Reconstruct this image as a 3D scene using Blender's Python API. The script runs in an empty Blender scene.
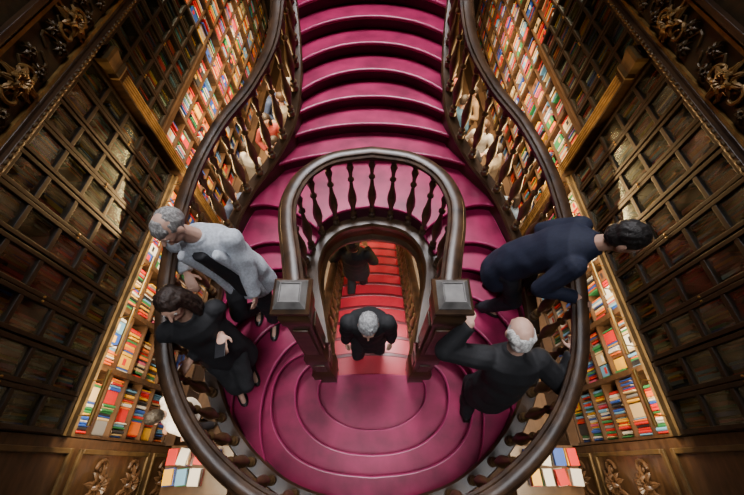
import bpy, bmesh, math, random
from mathutils import Vector as V
random.seed(7)
C = bpy.context.scene.collection
H = 6.4
R_ = math.radians
# ------------------------------------------------------------------ materials
def mat(name, col, rough=.5, metal=0., var=.25, scale=(6,6,6), bump=0., spec=.5, col2=None, detail=4):
    m = bpy.data.materials.new(name); m.use_nodes = True
    nt = m.node_tree; b = nt.nodes['Principled BSDF']
    tc = nt.nodes.new('ShaderNodeTexCoord'); mp = nt.nodes.new('ShaderNodeMapping')
    mp.inputs['Scale'].default_value = scale
    no = nt.nodes.new('ShaderNodeTexNoise'); no.inputs['Scale'].default_value = 1.; no.inputs['Detail'].default_value = detail
    cr = nt.nodes.new('ShaderNodeValToRGB')
    c2 = col2 or tuple(min(1, c*(1+var)) for c in col)
    c1 = col if col2 else tuple(c*(1-var) for c in col)
    cr.color_ramp.elements[0].position = .3; cr.color_ramp.elements[1].position = .7
    cr.color_ramp.elements[0].color = (*c1, 1); cr.color_ramp.elements[1].color = (*c2, 1)
    L = nt.links.new
    L(tc.outputs['Object'], mp.inputs['Vector']); L(mp.outputs['Vector'], no.inputs['Vector'])
    L(no.outputs['Fac'], cr.inputs['Fac']); L(cr.outputs['Color'], b.inputs['Base Color'])
    b.inputs['Roughness'].default_value = rough; b.inputs['Metallic'].default_value = metal
    b.inputs['Specular IOR Level'].default_value = spec
    if bump:
        bp = nt.nodes.new('ShaderNodeBump'); bp.inputs['Strength'].default_value = bump; bp.inputs['Distance'].default_value = .01
        L(no.outputs['Fac'], bp.inputs['Height']); L(bp.outputs['Normal'], b.inputs['Normal'])
    return m
M = {}
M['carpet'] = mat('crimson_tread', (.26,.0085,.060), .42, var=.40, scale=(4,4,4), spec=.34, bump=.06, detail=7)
M['edge'] = mat('worn_highlit_edge', (.38,.026,.115), .34, var=.2, scale=(5,5,5), spec=.5)  # lighter pink for wear, with the nosing highlight put into the colour
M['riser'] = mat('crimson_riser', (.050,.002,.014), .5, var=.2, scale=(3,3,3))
M['carpet_low'] = mat('red_lower_tread', (.36,.006,.022), .4, var=.25, scale=(3,3,3))
M['nose_shade_low'] = mat('nosing_shade_red', (.08,.002,.007), .35, var=.2)  # dark red standing in for the shadow lines between lower steps
M['wood'] = mat('dark_wood', (.026,.013,.0065), .38, col2=(.07,.035,.015), scale=(3,3,22), bump=.1)
M['wood2'] = mat('carved_brown_wood', (.036,.0185,.009), .36, col2=(.092,.048,.022), scale=(5,5,18), bump=.12)
M['woodh'] = mat('dark_cabinet_wood', (.0095,.0058,.0036), .40, col2=(.025,.014,.0078), scale=(30,4,30), bump=.1)
M['rail'] = mat('polished_rail_wood', (.018,.009,.005), .36, col2=(.068,.034,.016), scale=(9,9,9), spec=.4, bump=.25)
M['balus'] = mat('carved_baluster_wood', (.06,.033,.013), .4, col2=(.18,.10,.037), scale=(14,14,9), bump=.2)
M['gold'] = mat('gilded_wood', (.15,.082,.022), .42, metal=.25, col2=(.33,.19,.055), scale=(9,9,9), bump=.2)
M['dullgold'] = mat('old_gilt_plaster', (.050,.031,.012), .45, metal=.2, col2=(.13,.08,.028), scale=(7,7,7), bump=.2)
M['ground'] = mat('dark_gilt_ground', (.026,.017,.007), .5, col2=(.06,.038,.014), scale=(12,12,12), bump=.25)
M['brass'] = mat('brass', (.5,.32,.1), .3, metal=.9)
M['floor'] = mat('floor_wood', (.06,.03,.013), .45, col2=(.12,.065,.03), scale=(14,2,2))
M['wallm'] = mat('wall_dark', (.03,.02,.012), .8)
M['ceil'] = mat('ceiling_plaster', (.3,.25,.2), .8)
M['cap'] = mat('worn_grey_cap', (.075,.070,.065), .42, col2=(.20,.19,.18), scale=(9,9,9), metal=.2)
M['page'] = mat('paper', (.62,.54,.40), .8, var=.08)
M['black'] = mat('black_plastic', (.012,.012,.014), .3)
def glassmat():
    m = bpy.data.materials.new('cabinet_glass'); m.use_nodes = True; nt = m.node_tree
    for n in list(nt.nodes): nt.nodes.remove(n)
    o = nt.nodes.new('ShaderNodeOutputMaterial'); t = nt.nodes.new('ShaderNodeBsdfTransparent'); g = nt.nodes.new('ShaderNodeBsdfGlossy')
    x = nt.nodes.new('ShaderNodeMixShader'); t.inputs['Color'].default_value = (.82,.87,.83,1); g.inputs['Roughness'].default_value = .22
    g.inputs['Color'].default_value = (.75,.88,.92,1)
    tc = nt.nodes.new('ShaderNodeTexCoord'); no = nt.nodes.new('ShaderNodeTexNoise'); no.inputs['Scale'].default_value = 3.5
    mr = nt.nodes.new('ShaderNodeMapRange'); mr.inputs['From Min'].default_value=.38; mr.inputs['From Max'].default_value=.68; mr.inputs['To Min'].default_value=.015; mr.inputs['To Max'].default_value=.20
    nt.links.new(tc.outputs['Object'], no.inputs['Vector']); nt.links.new(no.outputs['Fac'], mr.inputs['Value']); nt.links.new(mr.outputs['Result'], x.inputs[0])
    nt.links.new(t.outputs[0], x.inputs[1]); nt.links.new(g.outputs[0], x.inputs[2]); nt.links.new(x.outputs[0], o.inputs[0])
    return m
M['glass'] = glassmat()
def objcol(name, attr=False):
    m = bpy.data.materials.new(name); m.use_nodes = True; nt = m.node_tree; b = nt.nodes['Principled BSDF']; b.inputs['Roughness'].default_value = .45
    if attr:
        n = nt.nodes.new('ShaderNodeVertexColor'); n.layer_name = 'Col'
    else:
        n = nt.nodes.new('ShaderNodeObjectInfo')
    nt.links.new(n.outputs['Color'], b.inputs['Base Color'])
    return m
M['cover'] = objcol('book_cover'); M['coverattr'] = objcol('book_cover_mass', True)
_cl = {}
def cloth(col, rough=.8):
    k = (col, rough)
    if k not in _cl: _cl[k] = mat('cloth', col, rough, var=.2, scale=(60,60,60), bump=.15, detail=6)
    return _cl[k]
# ------------------------------------------------------------------ mesh builder
class MB:
    def __init__(s): s.v=[]; s.f=[]; s.mi=[]; s.cur=0; s.col=[]; s.cc=None
    def add(s, vs, fs):
        n=len(s.v); s.v += [V(p) for p in vs]
        for f in fs: s.f.append([i+n for i in f]); s.mi.append(s.cur); s.col.append(s.cc)
    def box(s,x0,x1,y0,y1,z0,z1):
        if x0>x1:x0,x1=x1,x0
        s.add([(x0,y0,z0),(x1,y0,z0),(x1,y1,z0),(x0,y1,z0),(x0,y0,z1),(x1,y0,z1),(x1,y1,z1),(x0,y1,z1)],
              [(3,2,1,0),(4,5,6,7),(0,1,5,4),(1,2,6,5),(2,3,7,6),(3,0,4,7)])
    def prism(s,poly,z0,z1):
        n=len(poly); vs=[(p[0],p[1],z0) for p in poly]+[(p[0],p[1],z1) for p in poly]
        s.add(vs,[list(range(n))[::-1],list(range(n,2*n))]+[(i,(i+1)%n,(i+1)%n+n,i+n) for i in range(n)])
    def strip(s,A,B,z0,z1):
        """slab between two plan curves with equal point counts"""
        s.loft([[V((a.x,a.y,z1)),V((b.x,b.y,z1)),V((b.x,b.y,z0)),V((a.x,a.y,z0))] for a,b in zip(A,B)])
    def loft(s,rings,cap=True):
        n=len(rings[0]); vs=[p for r in rings for p in r]; fs=[]
        for k in range(len(rings)-1):
            for i in range(n): fs.append((k*n+i,k*n+(i+1)%n,(k+1)*n+(i+1)%n,(k+1)*n+i))
        if cap: fs.append(list(range(n))[::-1]); fs.append([len(vs)-n+i for i in range(n)])
        s.add(vs,fs)
    def lathe(s,prof,c=(0,0,0),n=12):
        s.loft([[V((c[0]+r*math.cos(2*math.pi*i/n),c[1]+r*math.sin(2*math.pi*i/n),c[2]+z)) for i in range(n)] for r,z in prof])
    def cap(s,p0,r0,p1,r1,n=10,flat0=False,flat1=False):
        p0=V(p0);p1=V(p1); a=p1-p0
        if a.length<1e-5: a=V((0,0,1e-4)); p1=p0+a
        a.normalize(); u=a.orthogonal().normalized(); w=a.cross(u); rings=[]
        def ring(c,r): return [c+u*(r*math.cos(2*math.pi*i/n))+w*(r*math.sin(2*math.pi*i/n)) for i in range(n)]
        if not flat0:
            for q in (85,55,28): rings.append(ring(p0-a*(r0*math.sin(R_(q))),r0*math.cos(R_(q))))
        rings.append(ring(p0,r0)); rings.append(ring(p1,r1))
        if not flat1:
            for q in (28,55,85): rings.append(ring(p1+a*(r1*math.sin(R_(q))),r1*math.cos(R_(q))))
        s.loft(rings)
    def chain(s,pts,n=10):
        for (a,ra),(b,rb) in zip(pts,pts[1:]): s.cap(a,ra,b,rb,n)
    def ell(s,c,a,b,d,n=14,m=9):
        c=V(c); rings=[]
        for k in range(m+1):
            t=-math.pi/2+math.pi*(k+.04)/(m+.08); rings.append([c+a*(math.cos(t)*math.cos(2*math.pi*i/n))+b*(math.cos(t)*math.sin(2*math.pi*i/n))+d*math.sin(t) for i in range(n)])
        s.loft(rings)
    def sweep(s,path,prof,closed=False):
        rings=[]; N=len(path)
        for i in range(N):
            t=V(path[min(i+1,N-1)])-V(path[max(i-1,0)]); t.z=0; t.normalize(); sd=V((t.y,-t.x,0))
            rings.append([V(path[i])+sd*a+V((0,0,b)) for a,b in prof])
        s.loft(rings)
    def build(s,name,m,parent=None,loc=None,smooth=35,bevel=0,color=False,bmat=None):
        off = V(loc) if loc is not None else (V(parent['_l']) if parent is not None and '_l' in parent else V((0,0,0)))
        me=bpy.data.meshes.new(name); me.from_pydata([p-off for p in s.v],[],s.f)
        ms = m if isinstance(m,(list,tuple)) else [m]
        for x in ms: me.materials.append(x)
        if bmat: me.materials.append(bmat)
        me.polygons.foreach_set('material_index', s.mi)
        if color:
            ca=me.color_attributes.new('Col','FLOAT_COLOR','CORNER')
            for p in me.polygons:
                for li in p.loop_indices: ca.data[li].color=(*s.col[p.index],1)
        bm=bmesh.new(); bm.from_mesh(me); bmesh.ops.recalc_face_normals(bm,faces=bm.faces); bm.to_mesh(me); bm.free()
        if smooth:
            me.polygons.foreach_set('use_smooth',[True]*len(me.polygons)); me.set_sharp_from_angle(angle=R_(smooth))
        o=bpy.data.objects.new(name,me); C.objects.link(o)
        if parent is not None:
            o.parent=parent; o['_l']=parent['_l'] if '_l' in parent else (0,0,0)
        else: o.location=off; o['_l']=tuple(off)
        if bevel:
            b=o.modifiers.new('bevel','BEVEL'); b.width=bevel; b.segments=3; b.limit_method='ANGLE'; b.angle_limit=R_(50)
            if bmat: b.material=len(ms)
        return o
def thing(name,label,cat,loc=(0,0,0),group=None):
    o=bpy.data.objects.new(name,None); C.objects.link(o); o.location=loc; o['_l']=tuple(loc); o.empty_display_size=.1
    return tag(o,label,cat,group)
def tag(o,label,cat,group=None):
    o['label']=label; o['category']=cat
    if group: o['group']=group
    return o
def struct(o): o['kind']='structure'; return o
def catmull(P,n):
    P=[V(p) for p in P]; out=[]
    for i in range(len(P)-1):
        a=P[max(i-1,0)];b=P[i];c=P[i+1];d=P[min(i+2,len(P)-1)]
        for k in range(n):
            t=k/n; out.append(.5*((2*b)+(c-a)*t+(2*a-5*b+4*c-d)*t*t+(3*b-a-3*c+d)*t**3))
    out.append(P[-1]); return out
def resample(P,step):
    L=[0]
    for a,b in zip(P,P[1:]): L.append(L[-1]+(b-a).xy.length)
    n=max(1,round(L[-1]/step)); out=[]; j=0
    for k in range(n+1):
        d=L[-1]*k/n
        while j<len(P)-2 and L[j+1]<d: j+=1
        t=(d-L[j])/max(1e-6,L[j+1]-L[j]); out.append(P[j].lerp(P[j+1],t))
    return out
# ------------------------------------------------------------------ room shell
def shell(name,b,m):
    q=MB(); q.box(*b); return struct(q.build(name,M[m],smooth=0))
shell('floor',(-3.6,3.6,-2.6,12.6,-.1,0),'floor')
shell('wall_left',(-3.6,-3.42,-2.6,12.6,0,9.8),'wallm'); shell('wall_right',(3.42,3.6,-2.6,12.6,0,9.8),'wallm')
shell('wall_front',(-3.6,3.6,12.42,12.6,0,9.8),'wallm'); shell('wall_back',(-3.6,3.6,-2.78,-2.6,0,9.8),'wallm')
shell('ceiling',(-3.6,3.6,-2.6,12.6,9.8,9.9),'ceil')
q=MB(); q.box(-3.42,3.42,5.12,12.42,4.66,4.9); tag(q.build('upper_floor',M['floor'],smooth=0),'upper gallery floor at the head of the crimson stair','floor')
bpy.data.objects['upper_floor']['kind']='structure'
# ------------------------------------------------------------------ staircase
O = {2:(-.90,-.03),3:(-1.24,.31),4:(-1.41,.73),5:(-1.46,1.18),6:(-1.445,1.68),7:(-1.30,2.32),8:(-1.03,2.78),9:(-.87,3.05),10:(-.81,3.24)}
I = {2:(-.53,1.12),3:(-.56,1.27),4:(-.60,1.44),5:(-.635,1.63),6:(-.63,1.82),7:(-.53,2.03)}
CC = {2:((-.96,1.22),(-1.24,.50)),3:((-1.03,1.46),(-1.42,.88)),4:((-1.05,1.66),(-1.46,1.26)),5:((-1.0,1.86),(-1.41,1.66)),6:((-.95,2.06),(-1.30,2.0)),7:((-.78,2.30),(-1.11,2.42))}
YC = {}
NS=8       # first nosing that crosses the whole flight
for k in range(NS,19):
    YC[k]=2.95+.28*(k-NS)
    if k>=NS+3: O[k]=(-.80-.025*(k-NS-3),YC[k]-.42)
zt = lambda k: 2.67+.13*k if k<=7 else 3.58+.15*(k-7)
def nosing(k,off=0.,n=18):
    """left-half nosing from inner end to outer end; off>0 moves it downhill"""
    if k>=NS:
        i=V((0,YC[k]+.04,0)); o=V((O[k][0],O[k][1],0)); c=V((O[k][0]*.6,YC[k]+.04,0)); d=V((0,-1,0))*off
        i=i+d; o=o+d; c=c+d
        return [i*(1-t)**2+c*(2*t*(1-t))+o*t*t for t in [j/n for j in range(n+1)]]
    i=V((*I[k],0)); o=V((*O[k],0)); t=(o-i).normalized(); d=V((-t.y,t.x,0))
    if d.y>0: d=-d
    d=d*off; i=i+d; o=o+d; a=V((*CC[k][0],0))+d; b=V((*CC[k][1],0))+d
    return [i*(1-t)**3+a*(3*t*(1-t)**2)+b*(3*t*t*(1-t))+o*t**3 for t in [j/n for j in range(n+1)]]
mir=lambda L:[V((-p.x,p.y,p.z)) for p in L]
wellL=catmull([(-.48,.89,0),(-.55,1.2,0),(-.62,1.5,0),(-.635,1.75,0),(-.55,2.02,0),(-.34,2.22,0),(0,2.3,0)],8)
st=thing('staircase','crimson forked staircase splitting round an oval well and rejoining on a rounded landing','staircase',(0,0,0))
def full(k,off):
    l=nosing(k,off); return l[::-1]+mir(l)[1:]      # left outer -> centre -> right outer
def slabs(polyT,polyR,z,drop=.30,nm=('tread','riser')):
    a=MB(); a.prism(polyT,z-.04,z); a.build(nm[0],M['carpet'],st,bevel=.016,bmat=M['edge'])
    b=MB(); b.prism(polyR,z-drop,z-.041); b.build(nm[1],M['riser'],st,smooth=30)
def strips(A,B,A2,B2,z,drop=.30,nm=('swept_tread','swept_riser')):
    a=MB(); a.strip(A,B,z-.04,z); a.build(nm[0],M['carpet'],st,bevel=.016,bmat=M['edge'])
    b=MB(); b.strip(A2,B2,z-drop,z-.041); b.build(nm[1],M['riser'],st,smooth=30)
for k in range(2,NS-1):
    for s in (1,-1):
        f=(lambda L:L) if s>0 else mir
        strips(f(nosing(k,.035)),f(nosing(k+1,-.025)),f(nosing(k,0)),f(nosing(k+1,-.03)),zt(k),nm=('tread','riser'))
def six(o1,o2):
    n6=nosing(NS-1,o1); w=[p for p in wellL if p.y>I[NS-1][1]+.03]
    return n6[::-1]+w+mir(w)[::-1][1:]+mir(n6)+full(NS,o2)[::-1]
slabs(six(.035,-.025),six(0,-.03),zt(NS-1))
for k in range(NS,NS+9):
    strips(full(k,.035),full(k+1,-.025),full(k,0),full(k+1,-.03),zt(k),nm=('tread','riser'))
outL=[(-.95,5.05,5.05),(-.90,4.45,4.72),(-.825,3.9,4.43),(-.805,3.45,4.18),(-.87,3.08,3.92),(-1.06,2.76,3.72),(-1.28,2.42,3.60),(-1.405,2.05,3.51),(-1.465,1.7,3.42),(-1.485,1.3,3.32),(-1.465,.95,3.22),(-1.38,.55,3.10),(-1.14,.17,3.0),(-.77,-.13,2.89),(-.38,-.27,2.82),(0,-.31,2.8)]
outfull=catmull(outL+[(-x,y,z) for x,y,z in outL[-2::-1]],10)
lo=[V((p.x,p.y,0)) for p in outfull if p.y<-.05]
def sc(L,f,cy): return [V((p.x*f,cy+(p.y-cy)*f,0)) for p in L]
UB=catmull([(-.51,1.0,0),(-.74,.99,0),(-.94,.85,0),(-1.01,.60,0),(-.94,.29,0),(-.72,.06,0),(-.40,-.06,0),(0,-.10,0)],6)
UA=catmull([(-.50,.94,0),(-.66,.92,0),(-.78,.80,0),(-.81,.60,0),(-.73,.36,0),(-.53,.18,0),(-.27,.09,0),(0,.065,0)],6)
UC=catmull([(-.48,.86,0),(-.57,.80,0),(-.605,.69,0),(-.58,.56,0),(-.48,.43,0),(-.33,.34,0),(-.16,.29,0),(0,.28,0)],6)
UBf=UB+mir(UB)[::-1][1:]; UAf=UA+mir(UA)[::-1][1:]; UCf=UC+mir(UC)[::-1][1:]
# outermost swept step: from the U nosing out to nosing 2 on both sides and the balustrade round the bottom
def outer1(o):
    n2=nosing(2,o); P=n2+[p for p in lo if p.x<-.01 and p.x>n2[-1].x+.03]+[V((0,-.31,0))]
    n=len(UB)-1
    L=[0]
    for a,b in zip(P,P[1:]): L.append(L[-1]+(b-a).length)
    out=[]; j=0
    for k in range(n+1):
        d=L[-1]*k/n
        while j<len(P)-2 and L[j+1]<d: j+=1
        out.append(P[j].lerp(P[j+1],(d-L[j])/max(1e-6,L[j+1]-L[j])))
    return out+mir(out)[::-1][1:]
strips(sc(UBf,.96,.45),outer1(-.025),UBf,outer1(-.03),2.80)
strips(sc(UAf,.95,.5),sc(UBf,1.02,.45),UAf,sc(UBf,1.03,.45),2.66)
strips(sc(UCf,.93,.6),sc(UAf,1.02,.5),UCf,sc(UAf,1.03,.5),2.52)
arc=[V((.66*math.cos(R_(q)),.80+.58*math.sin(R_(q)),0)) for q in range(186,355,6)]
line=[V((p.x,.82+.05*(1-(p.x/.66)**2),0)) for p in arc]
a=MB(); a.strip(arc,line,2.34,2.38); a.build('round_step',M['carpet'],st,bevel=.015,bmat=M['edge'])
a=MB(); a.strip(arc,[p-V((0,.03,0)) for p in line],2.10,2.339); a.build('round_step_base',M['riser'],st)
# lower flight descending under the upper one, treads bowed outward
def bow(y,o=0,n=10): return [V((-.57+1.14*i/n,y+.07*(1-((-.57+1.14*i/n)/.57)**2)+o,0)) for i in range(n+1)]
zl=lambda j: 2.38-.165*(j+1)
for j in range(14):
    z=zl(j); y=.80+.27*j
    if z<.02: break
    a=MB(); a.strip(bow(y,.012),bow(y+.27),z-.04,z); a.build('lower_tread',M['carpet_low'],st)
    a=MB(); a.strip(bow(y+.242),bow(y+.292),z-.042,z+.004); a.build('lower_nosing_shade',M['nose_shade_low'],st,bevel=.010)  # dark bar added along the tread edge as a painted shadow line
    a=MB(); a.strip(bow(y),bow(y+.28),max(0.01,z-.22),z-.043); a.build('lower_riser',M['carpet_low'],st,smooth=0)
# strings (outer)
a=MB(); a.sweep([p for p in outfull],[(-.045,-.36),(.045,-.36),(.045,.05),(-.045,.05)]); a.build('outer_string',M['wood'],st)
a=MB()
wl=[V((p.x,p.y,0)) for p in wellL]; wf=wl+mir(wl)[::-1][1:]
rings=[]
for i,p in enumerate(wf):
    t=wf[min(i+1,len(wf)-1)]-wf[max(i-1,0)]; t.normalize(); sd=V((t.y,-t.x,0))
    f=min(1,max(0,(p.y-.9)/1.1)); zb=2.30+.77*f; ztp=3.36
    rings.append([p+sd*o+V((0,0,z)) for o,z in ((-.035,zb),(.095,zb),(.105,zb+.05),(.07,zb+.09),(.07,ztp-.10),(.095,ztp-.06),(.095,ztp),(-.035,ztp),(-.035,zb+.1),(-.04,zb+.06))])
a.loft(rings); a.build('well_string',M['wood2'],st)
# ------------------------------------------------------------------ balustrades
prof=[(.034,0),(.034,.05),(.020,.065),(.031,.09),(.031,.105),(.016,.13),(.026,.2),(.041,.29),(.038,.36),(.02,.46),(.014,.54),(.028,.56),(.028,.575),(.014,.60),(.019,.66),(.031,.71),(.018,.76),(.033,.78),(.033,.84)]
def baluster_mesh(sc=1.,n=12,m='rail',hs=1.):
    q=MB(); q.lathe([(r*sc,z*hs) for r,z in prof],n=n); o=q.build('baluster',M[m]); return o
railprof=[(.045*math.cos(R_(t)),.03*math.sin(R_(t))) for t in range(0,360,30)]
def balustrade(root,path,base,rail_h,spacing,sc,mrail='rail',mb='rail',hs=1.,ends=(0,0),rp=railprof,rz=None):
    q=MB(); q.sweep([p+V((0,0,rail_h if rz is None else rz(p)-p.z)) for p in path],rp); q.build('handrail',M[mrail],root)
    pts=resample(path,spacing); proto=None
    for p in pts[ends[0]:len(pts)-ends[1]]:
        if proto is None: proto=baluster_mesh(sc,m=mb,hs=hs); o=proto
        else: o=proto.copy(); C.objects.link(o)
        o.parent=root; o.location=V((p.x,p.y,p.z+base))-V(root['_l'])
        if rz is not None: o.scale.z=(rz(p)-p.z-base)/(.84*hs)
ob=thing('outer_balustrade','long curved dark wood balustrade following the outer edge of the crimson stair','balustrade',(0,-.31,2.8))
def moulded(w,h): return [(w*a,h*b) for a,b in ((-.5,-1),(.5,-1),(.6,-.4),(1,-.15),(1,.3),(.72,.5),(.62,.8),(.3,1),(-.3,1),(-.62,.8),(-.72,.5),(-1,.3),(-1,-.15),(-.6,-.4))]
q=MB(); q.sweep(outfull,[(-.055,.051),(.055,.051),(.065,.07),(.05,.10),(-.05,.10),(-.065,.07)]); q.build('base_rail',M['wood2'],ob)
balustrade(ob,outfull,.10,.90,.215,1.12,mb='balus',hs=.92,rp=moulded(.058,.048))
gp=[p+V((0,0,3.36)) for p in wf]
gb=thing('well_balustrade','horseshoe shaped wooden balustrade round the central stair well with two square newels','balustrade',(0,2.3,3.36))
q=MB(); q.sweep(gp,[(-.07,0),(.11,0),(.115,.02),(.10,.05),(-.06,.05),(-.075,.02)]); q.build('base_rail',M['wood2'],gb)
grz=lambda p: 4.40-.10*min(1,max(0,(p.y-.9)/1.4))
balustrade(gb,gp,.05,0,.20,1.12,hs=1.,ends=(1,1),rz=grz,mb='wood2',rp=moulded(.066,.05))
for s in (-1,1):
    x=.50*s; y=.89
    q=MB()
    def sq(h,z): return [V((x+a*h,y+b*h,z)) for a,b in ((-1,-1),(1,-1),(1,1),(-1,1))]
    q.loft([sq(.115,2.38),sq(.115,2.7),sq(.09,2.74),sq(.09,3.1),sq(.105,3.14),sq(.105,3.3),sq(.085,3.36),sq(.085,4.10),sq(.10,4.16),sq(.105,4.30),sq(.09,4.33),sq(.09,4.38)])
    for d in ((0,-1),(s*-1,0),(s,0)):     # raised panels on the faces
        for z0,z1 in ((2.82,3.04),(3.45,4.05)):
            if d[0]==0: q.box(x-.055,x+.055,y-.10,y-.085,z0,z1)
            else: q.box(x+d[0]*.085,x+d[0]*.10,y-.055,y+.055,z0,z1)
    nw=q.build('newel_post',M['wood2'],gb,bevel=.006)
    q=MB(); q.loft([sq(.10,4.381),sq(.120,4.40),sq(.120,4.43),sq(.10,4.445)]); q.build('newel_collar',M['rail'],nw)
    q=MB(); q.loft([sq(.098,4.446),sq(.098,4.456),sq(.066,4.49),sq(.06,4.49),sq(.058,4.482)]); q.build('newel_cap',M['cap'],nw,smooth=0,bevel=.003)
for s,nm in ((-1,'left'),(1,'right')):
    lb=thing('lower_balustrade',f'old gilt wooden balustrade on the {nm} side of the lower red flight','balustrade',(s*.51,.9,2.3))
    path=[V((s*.51,.98+.27*i,2.29-.165*i)) for i in range(13)]
    q=MB(); q.sweep(path,[(-.04,-.25),(.04,-.25),(.04,.02),(-.04,.02)]); q.build('string',M['wood'],lb)
    balustrade(lb,path,.02,.86,.17,1.1,mrail='wood2',mb='dullgold',rp=moulded(.05,.035))
# ------------------------------------------------------------------ bookcases
ZS=2.56                    # level where the lit shelves end and the glazed cabinets begin
near=[.25,.95,1.65,2.35,3.05,3.75]; far=[4.0,4.8,5.6,6.4,7.2,8.0,8.8,9.6,10.4,11.2]
PAL={'red':(.52,.012,.012),'white':(.62,.60,.54),'cream':(.55,.40,.20),'yellow':(.72,.38,.015),'orange':(.68,.13,.012),'blue':(.02,.075,.36),'pale blue':(.12,.30,.50),'green':(.025,.18,.06),'black':(.015,.015,.018),'brown':(.13,.05,.02),'grey':(.2,.2,.21),'pink':(.55,.09,.18)}
PK=['red']*6+['white']*4+['cream']*3+['yellow']*4+['orange']*4+['blue']*4+['pale blue']*3+['green']*3+['black']*4+['brown']*3+['grey','pink']
mass=MB(); dim=MB()
bookproto={}
def book_obj(th,hh,dp):
    """book standing, spine toward -X local: covers, rounded spine and page block"""
    key=(round(th,3),round(hh,2))
    if key in bookproto:
        o=bookproto[key].copy(); C.objects.link(o); return o
    q=MB(); t=.003
    sp=[(.006,-.5*th+.0),(.0,-.3*th),(-.004,0),(.0,.3*th),(.006,.5*th)]
    q.prism(sp+[(dp,.5*th),(dp,.5*th-t),(.01,.5*th-t),(.01,-.5*th+t),(dp,-.5*th+t),(dp,-.5*th)],0,hh)
    q.cur=1; q.box(.0095,dp-.006,-.5*th+t,.5*th-t,.004,hh-.004)
    o=q.build('book',[M['cover'],M['page']],smooth=0); bookproto[key]=o; return o
ORD=['first','second','third','fourth','fifth','sixth','seventh','eighth','ninth','tenth','eleventh','twelfth','thirteenth','fourteenth','fifteenth','sixteenth','seventeenth','eighteenth','nineteenth','twentieth','twenty-first','twenty-second','twenty-third','twenty-fourth','twenty-fifth','twenty-sixth','twenty-seventh','twenty-eighth','twenty-ninth','thirtieth','thirty-first','thirty-second','thirty-third','thirty-fourth','thirty-fifth','thirty-sixth']
ROWN=['lowest','second lowest','third lowest','third highest','second highest','topmost']
nbook={-1:0,1:0}
def fill(s,y0,y1,z,hmax,mode,bay,row):
    y=y0+.012; n=0
    while True:
        face = mode!='dim' and random.random()<(.09 if bay<9 else .07)
        th=random.choice((.016,.019,.022,.026,.030,.036)); 
        hh=min(hmax-.03,random.choice((.17,.19,.21,.23,.25,.27))); dp=random.choice((.13,.16,.19))
        if face: th,dp=.15,.025
        if y+th>y1-.012: break
        if mode!='obj' and random.random()<.025: y+=random.uniform(.05,.14); continue
        cn=random.choice(PK); col=PAL[cn]; x=3.125+random.random()*.03
        if mode=='obj' and nbook[s]<95:
            if face:
                o=book_obj(.028,.23,.15); 
                o.rotation_euler=(0,0,R_(90)); o.location=(s*(x+.02),y+.0,z)
            else:
                o=book_obj(th*.96,hh,dp)
                o.rotation_euler=(0,0,0 if s>0 else math.pi); o.location=(s*x,y+th/2,z)
            o.color=(*col,1)
            sd='left' if s<0 else 'right'; by='corner' if bay==0 else 'second'
            kind='face-out' if face else ('tall' if hh>.24 else ('thick' if th>.029 else 'slim'))
            tag(o,f'{kind} {cn} book, {ORD[min(n,35)]} from pier, {ROWN[row]} shelf, {by} {sd} bookcase','book','books on the lit lower shelves')
            nbook[s]+=1
        elif mode=='dim':
            c=tuple(v*.5+.012 for v in col); dim.cc=c; dim.box(s*(x-.015),s*(x+dp),y,y+th*.93,z,z+hh)  # palette darkened: the dimness of the cabinets is put into the spines
        else:
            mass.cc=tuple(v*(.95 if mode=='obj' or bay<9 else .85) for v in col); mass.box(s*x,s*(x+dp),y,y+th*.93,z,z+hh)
            if face:      # title block on the cover
                mass.cc=tuple(PAL[random.choice(('white','black','yellow','red'))]); k=random.uniform(.3,.6); mass.box(s*(x-.001),s*x,y+.03,y+th-.04,z+hh*k,z+hh*(k+.25))
        y+=th+(.002 if random.random()<.93 else .02); n+=1
def carc(s,y0,y1,z0,z1,root,rows,m='woodh'):
    q=MB(); X=lambda a:s*a
    q.box(X(3.39),X(3.41),y0,y1,z0,z1)
    for y in (y0,y1-.03): q.box(X(3.10),X(3.39),y,y+.03,z0,z1); q.box(X(3.07),X(3.10),y-.0,y+.03,z0,z1)
    q.box(X(3.1),X(3.39),y0+.03,y1-.03,z1-.03,z1); q.box(X(3.1),X(3.39),y0+.03,y1-.03,z0,z0+.03)
    q.build('carcass',M[m],root,smooth=0)
    rh=(z1-z0-.03)/rows
    zs=[z0+.03+rh*i for i in range(rows)]
    for z in zs[1:]:
        q=MB(); q.box(X(3.09),X(3.39),y0+.03,y1-.03,z-.026,z-.001); q.build('shelf',M[m],root,smooth=0)
    return zs,rh
def glazed(s,y0,y1,z0,z1,rows,label,group):
    X=lambda a:s*a
    t=thing('glass_cabinet',label,'cabinet',(s*3.25,(y0+y1)/2,z0),group)
    zs,rh=carc(s,y0,y1,z0,z1,t,rows)
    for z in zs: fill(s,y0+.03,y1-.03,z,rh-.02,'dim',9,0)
    w=(y1-y0-.012)/2
    for d in range(2):
        a=y0+.006+d*w; e=a+w-.006; q=MB()
        q.box(X(3.030),X(3.068),a,a+.042,z0+.01,z1-.01); q.box(X(3.030),X(3.068),e-.042,e,z0+.01,z1-.01)
        for z in [z0+.01]+[k-.024 for k in zs[1:]]+[z1-.055]: q.box(X(3.032),X(3.068),a+.042,e-.042,z,z+.046)
        dr=q.build('door',M['woodh'],t,smooth=0,bevel=.005)
        q=MB(); q.box(X(3.053),X(3.057),a+.03,e-.03,z0+.03,z1-.03); q.build('pane',M['glass'],dr,smooth=0)
        yk=e-.018 if d==0 else a+.018
        q=MB(); q.ell((X(3.024),yk,(z0+z1)/2),V((.012,0,0)),V((0,.012,0)),V((0,0,.012)),8,5); q.build('knob',M['brass'],dr)
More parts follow.
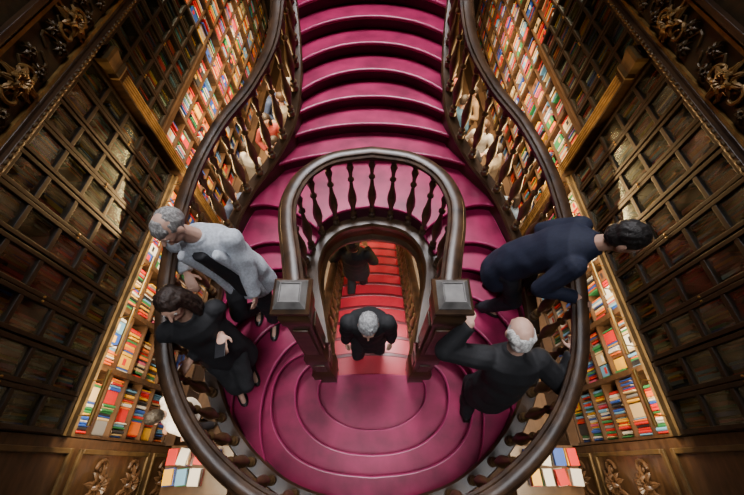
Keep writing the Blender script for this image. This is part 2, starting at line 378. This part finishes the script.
for s in (-1,1):
    sd='left' if s<0 else 'right'; X=lambda a:s*a
    for b in range(5):
        y0,y1=near[b],near[b+1]
        glazed(s,y0,y1,ZS,4.36,5,f'dark glazed book cabinet high on the {sd} wall, {ORD[b]} from the carved pier','glazed cabinets along the side walls')
    for b in range(5):
        y0,y1=near[b],near[b+1]
        t=thing('bookcase',f'open bookcase of brightly lit books low on the {sd} wall, {ORD[b]} from the carved pier','bookcase',(s*3.25,(y0+y1)/2,0),'lit bookcases along the side walls')
        zs,rh=carc(s,y0,y1,.5,ZS-.12,t,6,'wood')
        for i,z in list(enumerate(zs))[::-1]: fill(s,y0+.03,y1-.03,z,rh-.02,'obj' if b<2 else 'm',b,i)
        q=MB(); q.box(X(2.98),X(3.41),y0,y1,0,.48); q.box(X(2.95),X(3.41),y0,y1,.46,.5); q.box(X(2.97),X(2.98),y0+.08,y1-.08,.1,.4); q.build('base_cabinet',M['wood'],t,smooth=0)
        q=MB(); q.box(X(3.02),X(3.41),y0,y1,ZS-.12,ZS-.08); q.box(X(2.98),X(3.41),y0,y1,ZS-.08,ZS-.04); q.box(X(3.03),X(3.41),y0,y1,ZS-.04,ZS); q.build('cornice',M['dullgold'],t,smooth=0)
    for b in range(len(far)-1):
        y0,y1=far[b],far[b+1]
        t=thing('bookcase',f'tall open bookcase beyond the gilded pilaster on the {sd} wall, {ORD[b]} from the pilaster','bookcase',(s*3.25,(y0+y1)/2,0),'tall bookcases beyond the pilasters')
        top=3.02 if b<3 else 4.36
        zs,rh=carc(s,y0,y1,.6,top,t,7 if b<3 else 11,'wood')
        for i,z in enumerate(zs): fill(s,y0+.03,y1-.03,z,rh-.02,'m',9,i)
        q=MB(); q.box(X(2.98),X(3.41),y0,y1,0,.58); q.box(X(2.95),X(3.41),y0,y1,.56,.6); q.build('base_cabinet',M['wood'],t,smooth=0)
        if b<3:
            q=MB(); q.box(X(3.0),X(3.41),y0,y1,3.02,3.1); q.build('cornice',M['wood'],t,smooth=0)
            glazed(s,y0,y1,3.1,4.36,4,f'dark glazed cabinet above the open shelves, {ORD[b]} beyond the {sd} gilded pilaster','glazed cabinets beyond the pilasters')
    # gilded pilaster
    t=thing('gilded_pilaster',f'dark carved pilaster with gilt flutes between cabinets and open shelves, {sd} wall','pilaster',(s*3.1,3.875,0))
    q=MB(); q.box(X(2.93),X(3.41),3.78,3.97,0,4.36); q.build('shaft',M['wood'],t,smooth=0,bevel=.01)
    q=MB()
    for i in range(4): q.cap((X(2.93),3.81+.044*i,.7),.016,(X(2.93),3.81+.044*i,4.0),.016,8)
    q.build('fluting',M['gold'],t)
    q=MB(); q.loft([[V((X(a),yy,z)) for a,yy in ((2.92-e,3.77-e),(2.92-e,3.98),(3.0,3.98),(3.0,3.77-e))] for e,z in ((.0,4.06),(.03,4.1),(.01,4.14),(.02,4.2),(.05,4.3),(.05,4.34))]); q.build('capital',M['dullgold'],t,smooth=0)
o=dim.build('books_behind_glass',M['coverattr'],smooth=0,color=True); tag(o,'rows of books in shade-dimmed colours behind the glazed cabinet doors','books'); o['kind']='stuff'
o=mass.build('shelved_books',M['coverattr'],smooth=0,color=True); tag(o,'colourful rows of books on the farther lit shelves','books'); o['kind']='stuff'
# carved foliage
def foliage(q,c,s,size,seed=0,scroll=True):
    rnd=random.Random(seed)
    c=V(c); nx=V((-s,0,0))
    def leaf(ang,L,w,lift):
        d=V((0,math.cos(ang),math.sin(ang))); p=V((0,-math.sin(ang),math.cos(ang)))
        rings=[]
        for i in range(7):
            t=i/6; cen=c+d*(L*t)+nx*(lift*math.sin(t*math.pi*.85)+.012)
            ww=w*math.sin(math.pi*min(.97,(t*.9+.08)))*(1+.25*math.cos(t*14)); th=.012*(1-t*.6)+.004
            rings.append([cen+p*ww,cen+nx*th+p*ww*.35,cen+nx*th*.5,cen+nx*th-p*ww*.35,cen-p*ww,cen-nx*.02])
        q.loft(rings)
    for i in range(9):
        a=2*math.pi*i/9+rnd.uniform(-.15,.15); leaf(a,size*rnd.uniform(.8,1.15),size*.24,size*.28)
    for i in range(5):
        leaf(2*math.pi*i/5+.4,size*.6,size*.2,size*.5)
    q.ell(c+nx*size*.28,V((size*.2,0,0)),V((0,size*.2,0)),V((0,0,size*.2)),10,6)
    if scroll:
        for sg in (-1,1):
            pts=[(c+V((0,sg*(size*.9+size*.45*math.sin(t)*(1-t/9)),size*.5*(math.cos(t)*(1-t/9)-.4)))+nx*.02,.014+.006*(1-t/7)) for t in [k*.5 for k in range(13)]]
            q.chain(pts,6)
for s in (-1,1):
    sd='left' if s<0 else 'right'; X=lambda a:s*a
    t=thing('carved_cornice',f'old gilt carved cornice under the gallery edge along the {sd} wall','cornice',(s*3.1,3,4.38))
    q=MB(); q.box(X(3.0),X(3.41),-2.5,5.1,4.37,5.25); q.build('beam',M['ground'],t,smooth=0)
    q=MB()
    for a,z0,z1 in ((2.93,4.40,4.43),(2.90,4.43,4.47),(2.95,4.47,4.50),(2.97,4.92,4.95),(2.93,4.95,5.0)): q.box(X(a),X(3.0),-2.5,5.1,z0,z1)
    q.build('moulding',M['wood'],t,smooth=0,bevel=.006)
    q=MB()
    for a,z0,z1 in ((2.96,4.50,4.53),(2.96,4.89,4.92)): q.box(X(a),X(3.0),-2.5,5.1,z0,z1)
    for y in [-.3+k for k in range(6)]:
        q.box(X(2.97),X(3.0),y-.05,y-.02,4.53,4.89); q.box(X(2.97),X(3.0),y+.02,y+.05,4.53,4.89)
    q.build('gilt_fillet',M['gold'],t,smooth=0)
    q=MB()
    for i in range(70):
        yy=-.3+i*.075; q.ell((X(2.895),yy,4.45),V((.018,0,0)),V((0,.026,0)),V((0,0,.018)),8,5)
    q.build('bead_moulding',M['dullgold'],t)
    for i,y in enumerate((.7,1.7,2.7,3.7,4.6)):
        q=MB(); foliage(q,(X(2.985),y,4.71),s,.165,i); q.build('carved_foliage',M['gold'],t)
        q=MB()
        q.chain([(V((X(2.985),y-.46+.046*k,4.71+.10*math.sin(k*.942))),.012) for k in range(21)],6)
        for dy,dz in ((-.34,-.07),(-.26,.07),(.26,-.07),(.34,.07)): foliage(q,(X(2.99),y+dy,4.71+dz),s,.075,i+9,False)
        q.build('leaf_scroll',M['dullgold'],t)
    # carved pier at the near end
    t=thing('carved_pier',f'carved gilt wood pier closing the near end of the {sd} bookcases','pier',(s*3.2,-1,0))
    q=MB(); q.box(X(3.08),X(3.41),-2.5,.24,0,4.36); q.build('body',M['wood2'],t,smooth=0)
    q=MB()
    for y0 in (-.55,-1.35,-2.15):
        for z0,z1 in ((.1,.75),(.85,2.2),(2.3,4.2)):
            q.box(X(3.05),X(3.08),y0,y0+.7,z0,z0+.05); q.box(X(3.05),X(3.08),y0,y0+.7,z1-.05,z1); q.box(X(3.05),X(3.08),y0,y0+.05,z0+.05,z1-.05); q.box(X(3.05),X(3.08),y0+.65,y0+.7,z0+.05,z1-.05)
    q.build('panel_frame',M['dullgold'],t,smooth=0,bevel=.008)
    for y0 in (-.2,-1.0):
        for z in (.45,1.2,1.8):
            q=MB(); foliage(q,(X(3.07),y0,z),s,.2,int(z*10)); q.build('carved_foliage',M['wood2'],t)
# strip lamps over the lit shelves
for s in (-1,1):
    sd='left' if s<0 else 'right'
    for b in range(5):
        y0,y1=near[b]+.08,near[b+1]-.08; yc=(y0+y1)/2
        t=thing('shelf_lamp',f'slim brass trough lamp over the {ORD[b]} lit bookcase on the {sd} wall','lamp',(s*3.0,yc,ZS-.06),'brass lamps over the lit bookcases')
        q=MB(); q.loft([[V((s*(2.80+.022*math.cos(R_(a))),y,ZS+.02+.022*math.sin(R_(a)))) for a in range(0,181,30)] for y in (y0,y1)]); q.build('trough',M['brass'],t)
        for y in (y0+.1,y1-.1):
            q=MB(); q.cap((s*3.0,y,ZS-.05),.007,(s*2.81,y,ZS+.03),.007,6); q.build('arm',M['brass'],t)
# ------------------------------------------------------------------ tables with book stacks
def table(label,x0,x1,y0,y1,h):
    t=thing('display_table',label,'table',((x0+x1)/2,(y0+y1)/2,0))
    q=MB(); q.box(x0,x1,y0,y1,h-.05,h); q.build('tabletop',M['wood2'],t,smooth=0,bevel=.012)
    q=MB(); q.box(x0+.06,x1-.06,y0+.06,y1-.06,h-.16,h-.051); q.build('apron',M['wood'],t,smooth=0)
    for x in (x0+.07,x1-.07):
        for y in (y0+.07,y1-.07):
            q=MB(); q.lathe([(.035,0),(.035,.1),(.022,.14),(.03,h*.5),(.022,h*.75),(.035,h-.16)],(x,y,0),10); q.build('leg',M['wood'],t)
def stack(x,y,z,cols,where,rot=0):
    for i,cn in enumerate(cols):
        q=MB(); th=random.choice((.03,.04,.05)); w=random.choice((.12,.13,.14)); l=random.choice((.18,.19,.20))
        q.box(-w/2,w/2,-l/2,l/2,0,.003); q.box(-w/2,w/2,-l/2,l/2,th-.003,th); q.box(-w/2,-w/2+.004,-l/2,l/2,.003,th-.003)
        q.cur=1; q.box(-w/2+.0045,w/2-.005,-l/2+.004,l/2-.004,.0035,th-.0035)
        o=q.build('book',[M['cover'],M['page']],smooth=0); o.location=(x,y,z); o.rotation_euler.z=R_(rot+random.uniform(-5,5)); o.color=(*PAL[cn],1)
        pos='topmost' if i==len(cols)-1 else ('bottom' if i==0 else ('second' if i==1 else 'third'))
        if len(cols)==1: pos='alone'
        tag(o,f'{cn} book, {pos} in {where}','book','books stacked on the display tables'); z+=th+.001
table('dark wooden display table by the carved pier at the lower left',-2.8,-1.9,-.95,.24,.85)
table('dark wooden display table by the carved pier at the lower right',1.9,2.8,-.95,.24,.85)
for x,y,c,w,r in ((-2.69,.10,['white','cream','red'],'the stack by the left pier',3),(-2.51,.10,['white','pink','blue','cream','white'],'the stack beside the person in white',-4),(-2.69,-.13,['cream','blue','yellow'],'the second row, nearest the left wall',4),(-2.51,-.13,['grey','green','pale blue'],'the second row under the left handrail',2),(-2.33,.1,['yellow','white','red'],'the stack left of the handrail foot',-3),(-2.15,.1,['blue','cream','orange'],'the stack at the left table corner',2),(-2.33,-.13,['red','white','white'],'the inner second row on the left table',0),
                (2.33,.1,['cream','pale blue','white'],'the stack at the middle of the right table',-2),(2.69,.10,['red','cream','yellow','red'],'the stack by the right wall',3),(2.51,-.13,['white','red','red'],'the red-topped stack on the right table',5),(2.15,.10,['blue','white','pale blue','orange'],'the stack at the right table corner',-5),(2.33,-.13,['green','cream','white'],'the near stack on the right table',2),(2.15,-.13,['white','red','yellow'],'the inner second row on the right table',-3),(2.51,.10,['black','white','blue'],'the blue-topped stack on the right table',-4),(2.69,-.13,['orange','white','white'],'the second row, nearest the right wall',0)):
    stack(x,y,.851,c,w,r)
for s,sd in ((-1,'left'),(1,'right')):
    table(f'long display table of books in the {sd} aisle under the upper flight',min(s*1.25,s*1.75),max(s*1.25,s*1.75),5.2,7.6,.8)
    sid=['first','second','third','fourth','fifth','sixth','seventh']
    for i in range(7):
        for jx,side in ((1.38,'stair side'),(1.62,'wall side')):
            n=random.choice((1,2,2)); stack(s*jx,5.36+.34*i,.801,random.sample(['white','cream','yellow','red','pale blue','orange','pink'],n),f'the {sid[i]} {side} pile, long {sd} aisle table',random.uniform(-20,20))
# ------------------------------------------------------------------ people
SK=[(.55,.32,.23),(.48,.27,.19),(.60,.36,.27)]
skins=[mat('skin',c,.55,var=.08,scale=(20,20,20)) for c in SK]
eyew=mat('eye_white',(.75,.73,.7),.3,var=.02); iris=mat('eye_iris',(.04,.025,.015),.2)
shoem=mat('shoe_leather',(.015,.012,.010),.35)
def ik(a,b,l1,l2,pole):
    a=V(a);b=V(b);d=b-a;L=d.length
    if L>(l1+l2)*.995: b=a+d.normalized()*(l1+l2)*.995; d=b-a; L=d.length
    u=d.normalized(); x=(l1*l1-l2*l2+L*L)/(2*L); h=math.sqrt(max(0,l1*l1-x*x))
    p=V(pole)-u*V(pole).dot(u)
    if p.length<1e-4: p=u.orthogonal()
    return a+u*x+p.normalized()*h, b
def remesh(o,vx,it=2):
    m=o.modifiers.new('union','REMESH'); m.mode='VOXEL'; m.voxel_size=vx; m.use_smooth_shade=True
    s=o.modifiers.new('soften','SMOOTH'); s.factor=.5; s.iterations=it
_wr={}
def wrinkle(o,amt=.02,size=.075,depth=0):
    if size not in _wr:
        t=bpy.data.textures.new('folds','CLOUDS'); t.noise_scale=size; t.noise_depth=depth; _wr[size]=t
    d=o.modifiers.new('folds','DISPLACE'); d.texture=_wr[size]; d.strength=amt; d.mid_level=.45; d.texture_coords='LOCAL'
def person(label,face,lf,rf,pelvis,neck,head,lh,rh,headdir=None,coat=(.02,.02,.025),pants=(.02,.02,.025),hair=(.02,.015,.012),style='short',
           s=1.,vx=.009,hem=.16,skin=0,shirt=None,beard=None,lhd=None,rhd=None,group=None,curl=.5,pole=None,coatrough=.8,loose=.012):
    a=R_(face); F=V((math.cos(a),math.sin(a),0)); R=V((math.sin(a),-math.cos(a),0)); Z=V((0,0,1))
    lf=V(lf);rf=V(rf);pelvis=V(pelvis);neck=V(neck);head=V(head)
    root=thing('person',label,'person',((lf+rf)/2).to_tuple()[:2]+(min(lf.z,rf.z),),group)
    ctrl=(pelvis+neck)/2+(-F*.04)+Z*.05
    bez=lambda t: pelvis*(1-t)**2+ctrl*(2*t*(1-t))+neck*t*t
    tan=lambda t: ((ctrl-pelvis)*(1-t)+(neck-ctrl)*t).normalized()
    def rings(spec,n=18,g=0.,fwd=0.,side=0.):
        out=[]
        for t,rx,ry in spec:
            if t<0: c=pelvis+(tan(0)*.45+Z*.55)*(t*.52*s); T=(tan(0)*.4+Z*.6).normalized()
            else: c=bez(t); T=tan(t)
            f=T.cross(R).normalized()
            out.append([c+f*fwd+R*side+R*((rx*s+g)*math.cos(2*math.pi*i/n))+f*((ry*s+g)*math.sin(2*math.pi*i/n)) for i in range(n)])
        return out
    B=MB()
    B.loft(rings([(-.14,.13,.10),(0,.155,.112),(.2,.145,.105),(.4,.135,.098),(.65,.16,.112),(.85,.165,.1),(.95,.11,.075),(1.0,.06,.058)]))
    sc_=bez(.86); T=tan(.86)
    hd=V(headdir) if headdir else F
    Hu=(head-neck).normalized(); Hu=(Hu+Z*.3).normalized(); Hf=(hd-Hu*hd.dot(Hu)).normalized(); Hr=Hf.cross(Hu)
    B.cap(neck-T*.03,.06*s,head-Hu*.05*s,.053*s)
    e=lambda c,x,y,z: B.ell(head+(Hr*c[0]+Hf*c[1]+Hu*c[2])*s,Hr*x*s,Hf*y*s,Hu*z*s)
    e((0,-.012,.025),.077,.098,.095); e((0,.02,-.055),.058,.068,.062); e((0,.045,-.088),.03,.035,.025); e((0,.03,.0),.066,.066,.07)
    e((0,.078,.022),.05,.018,.012); e((0,.088,-.062),.024,.012,.009)
    for sg in (-1,1): e((sg*.08,-.005,-.012),.012,.022,.033); e((sg*.036,.062,-.018),.022,.02,.018)
    P=lambda x,y,z: head+(Hr*x+Hf*y+Hu*z)*s
    B.cap(P(0,.088,.015),.009*s,P(0,.112,-.028),.014*s,8)
    legs={}; arms={}
    for sg,ft,nm in ((-1,lf,'l'),(1,rf,'r')):
        hip=pelvis+R*(sg*.09*s)-Z*.03; ank=ft+Z*.085
        kn,ank=ik(hip,ank,.44*s,.43*s,F+R*(sg*.15)); legs[sg]=(hip,kn,ank,ft)
        B.chain([(hip,.082*s),(kn,.052*s)]); B.chain([(kn,.052*s),(kn.lerp(ank,.35),.055*s),(ank,.036*s)]); B.cap(ank-Z*.04,.035,ft+F*.14+Z*.03,.025)
    for sg,hnd,hdir in ((-1,V(lh),lhd),(1,V(rh),rhd)):
        sh=sc_+R*(sg*.175*s)-T*.01
        pl=(-F*.5-Z*.6+R*(sg*.6)) if pole is None else V(pole)+R*(sg*.25)
        el,wr=ik(sh,hnd,.29*s,.26*s,pl); arms[sg]=(sh,el,wr)
        B.chain([(sh,.055*s),(el,.042*s),(wr,.028*s)])
        d=V(hdir).normalized() if hdir else (wr-el).normalized()
        n=V((0,0,-1)); n=n-d*n.dot(d)
        if n.length<.5: n=-R*sg; n=n-d*n.dot(d)
        n.normalize(); w=d.cross(n)
        rg=[]
        for t,hw,ht in ((0,.026,.018),(.03,.036,.017),(.07,.042,.015),(.095,.04,.012)):
            c=wr+d*t*s; rg.append([c+w*(hw*s*math.cos(2*math.pi*i/12))+n*(ht*s*math.sin(2*math.pi*i/12)) for i in range(12)])
        B.loft(rg)
        for off,L in ((.031,.072),(.0105,.082),(-.0105,.076),(-.031,.06)):
            p=wr+d*.085*s+w*(off*(1 if sg>0 else -1))*s; an=0; pts=[(p,.0105*s)]
            for fr,rad,cu in ((.45,.0095,curl*.6),(.32,.009,curl),(.23,.008,curl*.8)):
                an+=cu; dd=d*math.cos(an)+n*math.sin(an); p=p+dd*(L*fr*s); pts.append((p,rad*s))
            B.chain(pts,7)
        tw=w*(1 if sg>0 else -1)
        p=wr+d*.025*s+tw*.03*s; p2=p+(d*.6+tw*.75+n*.25).normalized()*.04*s; p3=p2+(d*.85+tw*.25+n*.35).normalized()*.033*s
        B.chain([(p,.013*s),(p2,.0115*s),(p3,.009*s)],7)
    o=B.build('body',skins[skin],root); remesh(o,vx if vx<.012 else .014)
    for sg in (-1,1):
        q=MB(); q.ell(P(sg*.032,.078,.0),Hr*.0125,Hf*.0125,Hu*.0125,10,6)
        q.cur=1; q.ell(P(sg*.032,.0885,.0),Hr*.006,Hf*.003,Hu*.006,8,5)
        q.build('eye',[eyew,iris],root)
    q=MB(); q.loft(rings([(-.16,.15,.115),(0,.172,.128),(.18,.16,.118)]))
    for sg in (-1,1):
        hip,kn,ank,ft=legs[sg]; lo_=ank-Z*.03
        q.chain([(hip,.1*s),(kn,.072*s)]); q.cap(kn,.072*s,lo_,.06*s,12,flat1=True)
    o=q.build('trousers',cloth(pants),root); remesh(o,max(vx,.012))
    if vx<.012: wrinkle(o,.014,.07)
    for sg in (-1,1):
        hip,kn,ank,ft=legs[sg]; q=MB(); rg=[]
        for t,hw,hh in ((-.07,.026,.05),(-.05,.036,.075),(.0,.04,.085),(.06,.042,.065),(.12,.045,.045),(.17,.036,.036),(.195,.016,.024)):
            c=ft+F*t*s; rg.append([c+R*(hw*s*math.cos(2*math.pi*i/12))+Z*(hh*s*.5+hh*s*.5*math.sin(2*math.pi*i/12)+.002) for i in range(12)])
        q.loft(rg); q.build('shoe',shoem,root)
    q=MB(); h=-hem/.52; L=loose
    q.loft(rings([(h,.192,.15),(h*.5,.182,.14),(0,.172,.13),(.2,.165,.122),(.42,.158,.118),(.65,.18,.13),(.85,.182,.114),(.95,.12,.09),(1.02,.078,.075)],24,L))
    for sg in (-1,1):
        sh,el,wr=arms[sg]; w2=wr+(el-wr).normalized()*.015
        q.cap(sh,.074*s+L*.5,el,.058*s+L*.8); q.cap(el,.058*s+L*.8,w2,.044*s+L*.4,12,flat1=True)
    q.loft([[neck+T*z+R*(r*math.cos(2*math.pi*i/16))+T.cross(R)*(r*math.sin(2*math.pi*i/16)) for i in range(16)] for z,r in ((-.05,.095),(-.01,.085),(.035,.074))])
    o=q.build('coat',cloth(coat,coatrough),root); remesh(o,max(vx,.010),3)
    if vx<.012: wrinkle(o,.018,.11)
    if shirt:
        q=MB(); q.loft(rings([(-.35,.085,.05),(.02,.085,.05),(.25,.09,.05),(.5,.085,.05),(.75,.065,.045),(.95,.045,.04)],16,0,.105+L*1.1)); o=q.build('shirt',cloth(shirt),root); remesh(o,.012,1)
        for sg in (-1,1):       # turned-back jacket fronts beside the opening
            q=MB(); q.loft(rings([(-.4,.035,.045),(.2,.035,.05),(.5,.04,.05),(.8,.04,.045),(.96,.025,.035)],12,0,.108+L,sg*.115)); o=q.build('lapel',cloth(coat,coatrough),root); remesh(o,.010,1)
    q=MB(); E=lambda c,x,y,z: q.ell(P(*c),Hr*x*s,Hf*y*s,Hu*z*s)
    if style=='bald':
        E((0,-.028,.020),.088,.096,.072); E((0,-.05,-.03),.07,.07,.06)
    elif style=='thin':
        E((0,-.028,.026),.085,.097,.090); E((0,.012,.05),.064,.084,.069)
    else:
        E((0,-.018,.036),.086,.104,.098); E((0,-.045,-.01),.08,.075,.085)
    if style=='long':
        for i in range(9):
            an=R_(-112+i*28); x=math.sin(an)*.085; y=-.03-math.cos(an)*.062
            q.chain([(P(x*.8,y*.8,.05),.035),(P(x*1.12,y*1.15,-.05),.034),(P(x*1.25,y*1.35-.0,-.15),.030),(P(x*1.2,y*1.4,-.26),.016)],8)
    o=q.build('hair',mat('hair',hair,.55,var=.5,scale=(90,90,10),bump=.7),root); remesh(o,.008,1)
    if vx<.012: wrinkle(o,.012,.03)
    if beard:
        q=MB(); q.ell(P(0,.055,-.085),Hr*.045*s,Hf*.045*s,Hu*.035*s); q.ell(P(.045,.02,-.065),Hr*.02,Hf*.035,Hu*.04);q.ell(P(-.045,.02,-.065),Hr*.02,Hf*.035,Hu*.04)
        o=q.build('beard',mat('beard',beard,.7,bump=.4,scale=(60,60,60)),root); remesh(o,.008,1)
    return arms
# z of each step: ring 2.80, k=2 2.93, k=3 3.06, k=4 3.19, k=5 3.32
person('grey-haired person in an open pale grey jacket on the left flight',-88,(-1.0,1.26,2.93),(-1.14,1.37,3.06),(-1.07,1.38,3.90),(-1.18,1.31,4.47),(-1.24,1.235,4.68),
       (-.92,1.10,3.80),(-1.39,1.22,4.10),headdir=(-.35,-1,-.35),coat=(.46,.49,.54),pants=(.02,.02,.024),hair=(.26,.25,.24),style='thin',shirt=(.010,.010,.013),skin=2,vx=.008,hem=.26,loose=.018,lhd=(-.1,-.2,-1))
person('dark-haired person in a black coat holding a phone on the left flight',-60,(-1.25,.62,2.93),(-1.17,.80,2.93),(-1.20,.80,3.70),(-1.27,.86,4.14),(-1.28,.875,4.34),
       (-1.34,.66,3.80),(-1.09,.80,3.96),headdir=(.2,-1,-.6),coat=(.009,.009,.011),pants=(.012,.012,.014),hair=(.030,.016,.011),style='long',s=.95,vx=.008,hem=.36,rhd=(.3,-.9,.1),loose=.018)
q=MB(); q.box(-.035,.035,-.07,.07,-.004,.004); ph=q.build('smartphone',M['black'],smooth=0,bevel=.003); ph.location=(-1.06,.69,3.985); ph.rotation_euler=(R_(-15),0,R_(15)); tag(ph,'black smartphone held by the dark-haired person on the left flight','phone')
person('person in a navy blue jacket leaning over the right handrail',-25,(1.20,1.56,3.19),(1.12,1.36,3.06),(1.14,1.41,3.96),(1.45,1.23,4.50),(1.545,1.165,4.66),
       (1.46,1.33,4.24),(1.45,1.0,4.16),headdir=(.8,-.5,-.6),coat=(.0055,.0085,.026),pants=(.010,.010,.016),hair=(.014,.011,.01),style='short',vx=.008,hem=.26,pole=(-.6,.2,-.8),loose=.010,lhd=(.7,-.5,-.3),rhd=(.7,-.4,-.3))
person('white-bearded balding person in black climbing with both hands on the rails',88,(.91,.42,2.66),(1.06,.46,2.80),(.99,.54,3.58),(.96,.645,4.06),(.944,.715,4.25),
       (.66,.80,4.18),(1.39,.66,4.01),headdir=(.1,1,-.1),coat=(.009,.009,.011),pants=(.012,.012,.014),hair=(.62,.60,.57),style='bald',beard=(.65,.63,.6),skin=2,vx=.008,lhd=(-.3,.9,0),rhd=(.3,.8,-.1),loose=.020,hem=.38)
person('grey-haired person in a black coat climbing the lower red flight',-90,(.07,1.30,2.05),(-.14,1.20,2.05),(-.04,1.19,2.98),(-.035,1.06,3.47),(-.03,.97,3.66),
       (.20,1.10,2.86),(-.27,1.10,2.86),headdir=(0,-1,-.5),coat=(.009,.009,.011),pants=(.012,.012,.014),hair=(.28,.28,.28),style='short',vx=.009,hem=.40,pole=(0,.8,-.2),lhd=(0,-.3,-1),rhd=(0,-.3,-1),loose=.018)
person('dark-haired person in black farther down the lower red flight',80,(-.32,2.28,1.39),(-.14,2.52,1.225),(-.23,2.38,2.19),(-.23,2.31,2.68),(-.23,2.29,2.89),
       (-.37,2.57,2.31),(-.08,2.58,2.35),coat=(.006,.006,.007),pants=(.008,.008,.01),hair=(.010,.008,.007),style='short',vx=.009,hem=.28,loose=.006)
person('person in a white shirt on the ground floor below the left handrail',-150,(-2.62,.56,0),(-2.70,.74,0),(-2.66,.66,.93),(-2.68,.56,1.46),(-2.70,.50,1.67),
       (-2.55,.32,1.05),(-2.80,.50,1.1),coat=(.78,.76,.73),pants=(.02,.02,.03),hair=(.015,.012,.01),style='short',vx=.011,hem=.08,loose=.02)
cr=[(-2.05,5.6,30,(.05,.05,.06),'short','in charcoal'),(-2.3,6.3,-60,(.35,.05,.04),'long','long-haired, in red'),(-2.0,6.9,150,(.25,.22,.17),'short','in beige'),(-2.4,7.4,-20,(.03,.05,.12),'short','in dark blue'),(-2.0,4.7,-100,(.10,.10,.11),'long','long-haired, in grey'),(-2.5,5.3,60,(.35,.32,.28),'short','in cream'),(-1.95,8.2,-90,(.3,.3,.3),'short','in pale grey'),(-2.6,4.2,-30,(.05,.07,.14),'short','in denim blue'),(-1.5,4.3,-70,(.04,.05,.07),'short','in slate'),
    (2.05,5.5,120,(.04,.04,.05),'short','in black'),(2.4,6.1,-120,(.45,.43,.4),'long','long-haired, in white'),(2.0,6.8,40,(.05,.12,.2),'short','in teal'),(2.4,7.3,200,(.20,.12,.06),'short','in brown'),(2.05,4.6,-80,(.12,.02,.05),'long','long-haired, in wine red'),(2.5,5.25,140,(.25,.2,.14),'short','in sand'),(1.95,8.1,-70,(.4,.1,.08),'short','in brick red'),(2.6,4.1,200,(.12,.17,.25),'long','long-haired, in pale blue'),(1.5,4.25,-110,(.06,.055,.05),'short','in dark brown')]
for i,(x,y,f,c,stl,d) in enumerate(cr):
    a=R_(f); fx,fy=math.cos(a),math.sin(a); rx,ry=fy,-fx; k=.95+.03*(i%3)
    person(f'person {d}, standing in the {"left" if x<0 else "right"} ground floor aisle',f,(x-rx*.1,y-ry*.1,0),(x+rx*.1+fx*.06,y+ry*.1+fy*.06,0),(x,y,.93*k),(x+fx*.03,y+fy*.03,1.46*k),(x+fx*.06,y+fy*.06,1.67*k),
           (x-rx*.2+fx*.25,y-ry*.2+fy*.25,1.1),(x+rx*.22+fx*.1,y+ry*.22+fy*.1,.9),headdir=(fx,fy,-.3),coat=c,pants=(.02,.02,.03),hair=random.choice(((.02,.014,.01),(.06,.03,.015),(.03,.02,.015))),style=stl,s=k,vx=.014,hem=.1,skin=i%3)
# ------------------------------------------------------------------ lights
def area(loc,target,sx,sy,p,col,spread=None):
    l=bpy.data.lights.new('area','AREA'); l.shape='RECTANGLE'; l.size=sx; l.size_y=sy; l.energy=p; l.color=col
    if spread: l.spread=R_(spread)
    o=bpy.data.objects.new('area_light',l); C.objects.link(o); o.location=loc  # bare area light; serves daylight, shelf strips and added fills alike
    o.rotation_euler=(V(target)-V(loc)).to_track_quat('-Z','Y').to_euler(); return o
W=(1,.78,.50)
area((0,4.9,9.5),(0,2.1,3.2),2.8,2.0,148,(.97,.96,1),64)
area((0,-.9,9.4),(0,.7,2.6),3.0,1.8,30,(.93,.95,1),54)  # added soft overhead fill, no fixture behind it
for s in (-1,1):
    area((s*2.78,2.0,ZS-.03),(s*3.25,2.0,1.2),3.4,.05,92,W)
    area((s*2.6,6.6,2.7),(s*3.3,6.6,1.2),4.8,.06,140,W)
    area((s*2.55,8.7,4.4),(s*3.3,8.7,3.0),4.0,.06,75,W)
    area((s*2.1,6.0,4.5),(s*2.1,6.0,0),.7,4.2,300,(1,.76,.46),100)
    area((s*2.35,-.1,2.6),(s*2.4,.05,.2),.4,.8,26,(1,.78,.5),110)
    area((s*2.75,3.3,2.9),(s*1.2,2.9,4.0),1.8,.3,85,(1,.62,.26))  # added warm rim light for the balusters from outside, no fixture
area((.1,1.6,3.0),(.1,1.55,0),.4,.5,12,(1,.88,.84),100)  # added light over the lower steps; no lamp hangs there
w=bpy.data.worlds.new('world'); bpy.context.scene.world=w; w.use_nodes=True
w.node_tree.nodes['Background'].inputs[0].default_value=(.5,.55,.65,1); w.node_tree.nodes['Background'].inputs[1].default_value=.03
# ------------------------------------------------------------------ camera
cd=bpy.data.cameras.new('camera'); cd.lens=345/744*36; cd.sensor_width=36; cd.clip_start=.05
co=bpy.data.objects.new('camera',cd); C.objects.link(co); co.location=(0,0,H); co.rotation_euler=(R_(32.3),0,0)
bpy.context.scene.camera=co
for o in bpy.data.objects:
    if '_l' in o: del o['_l']
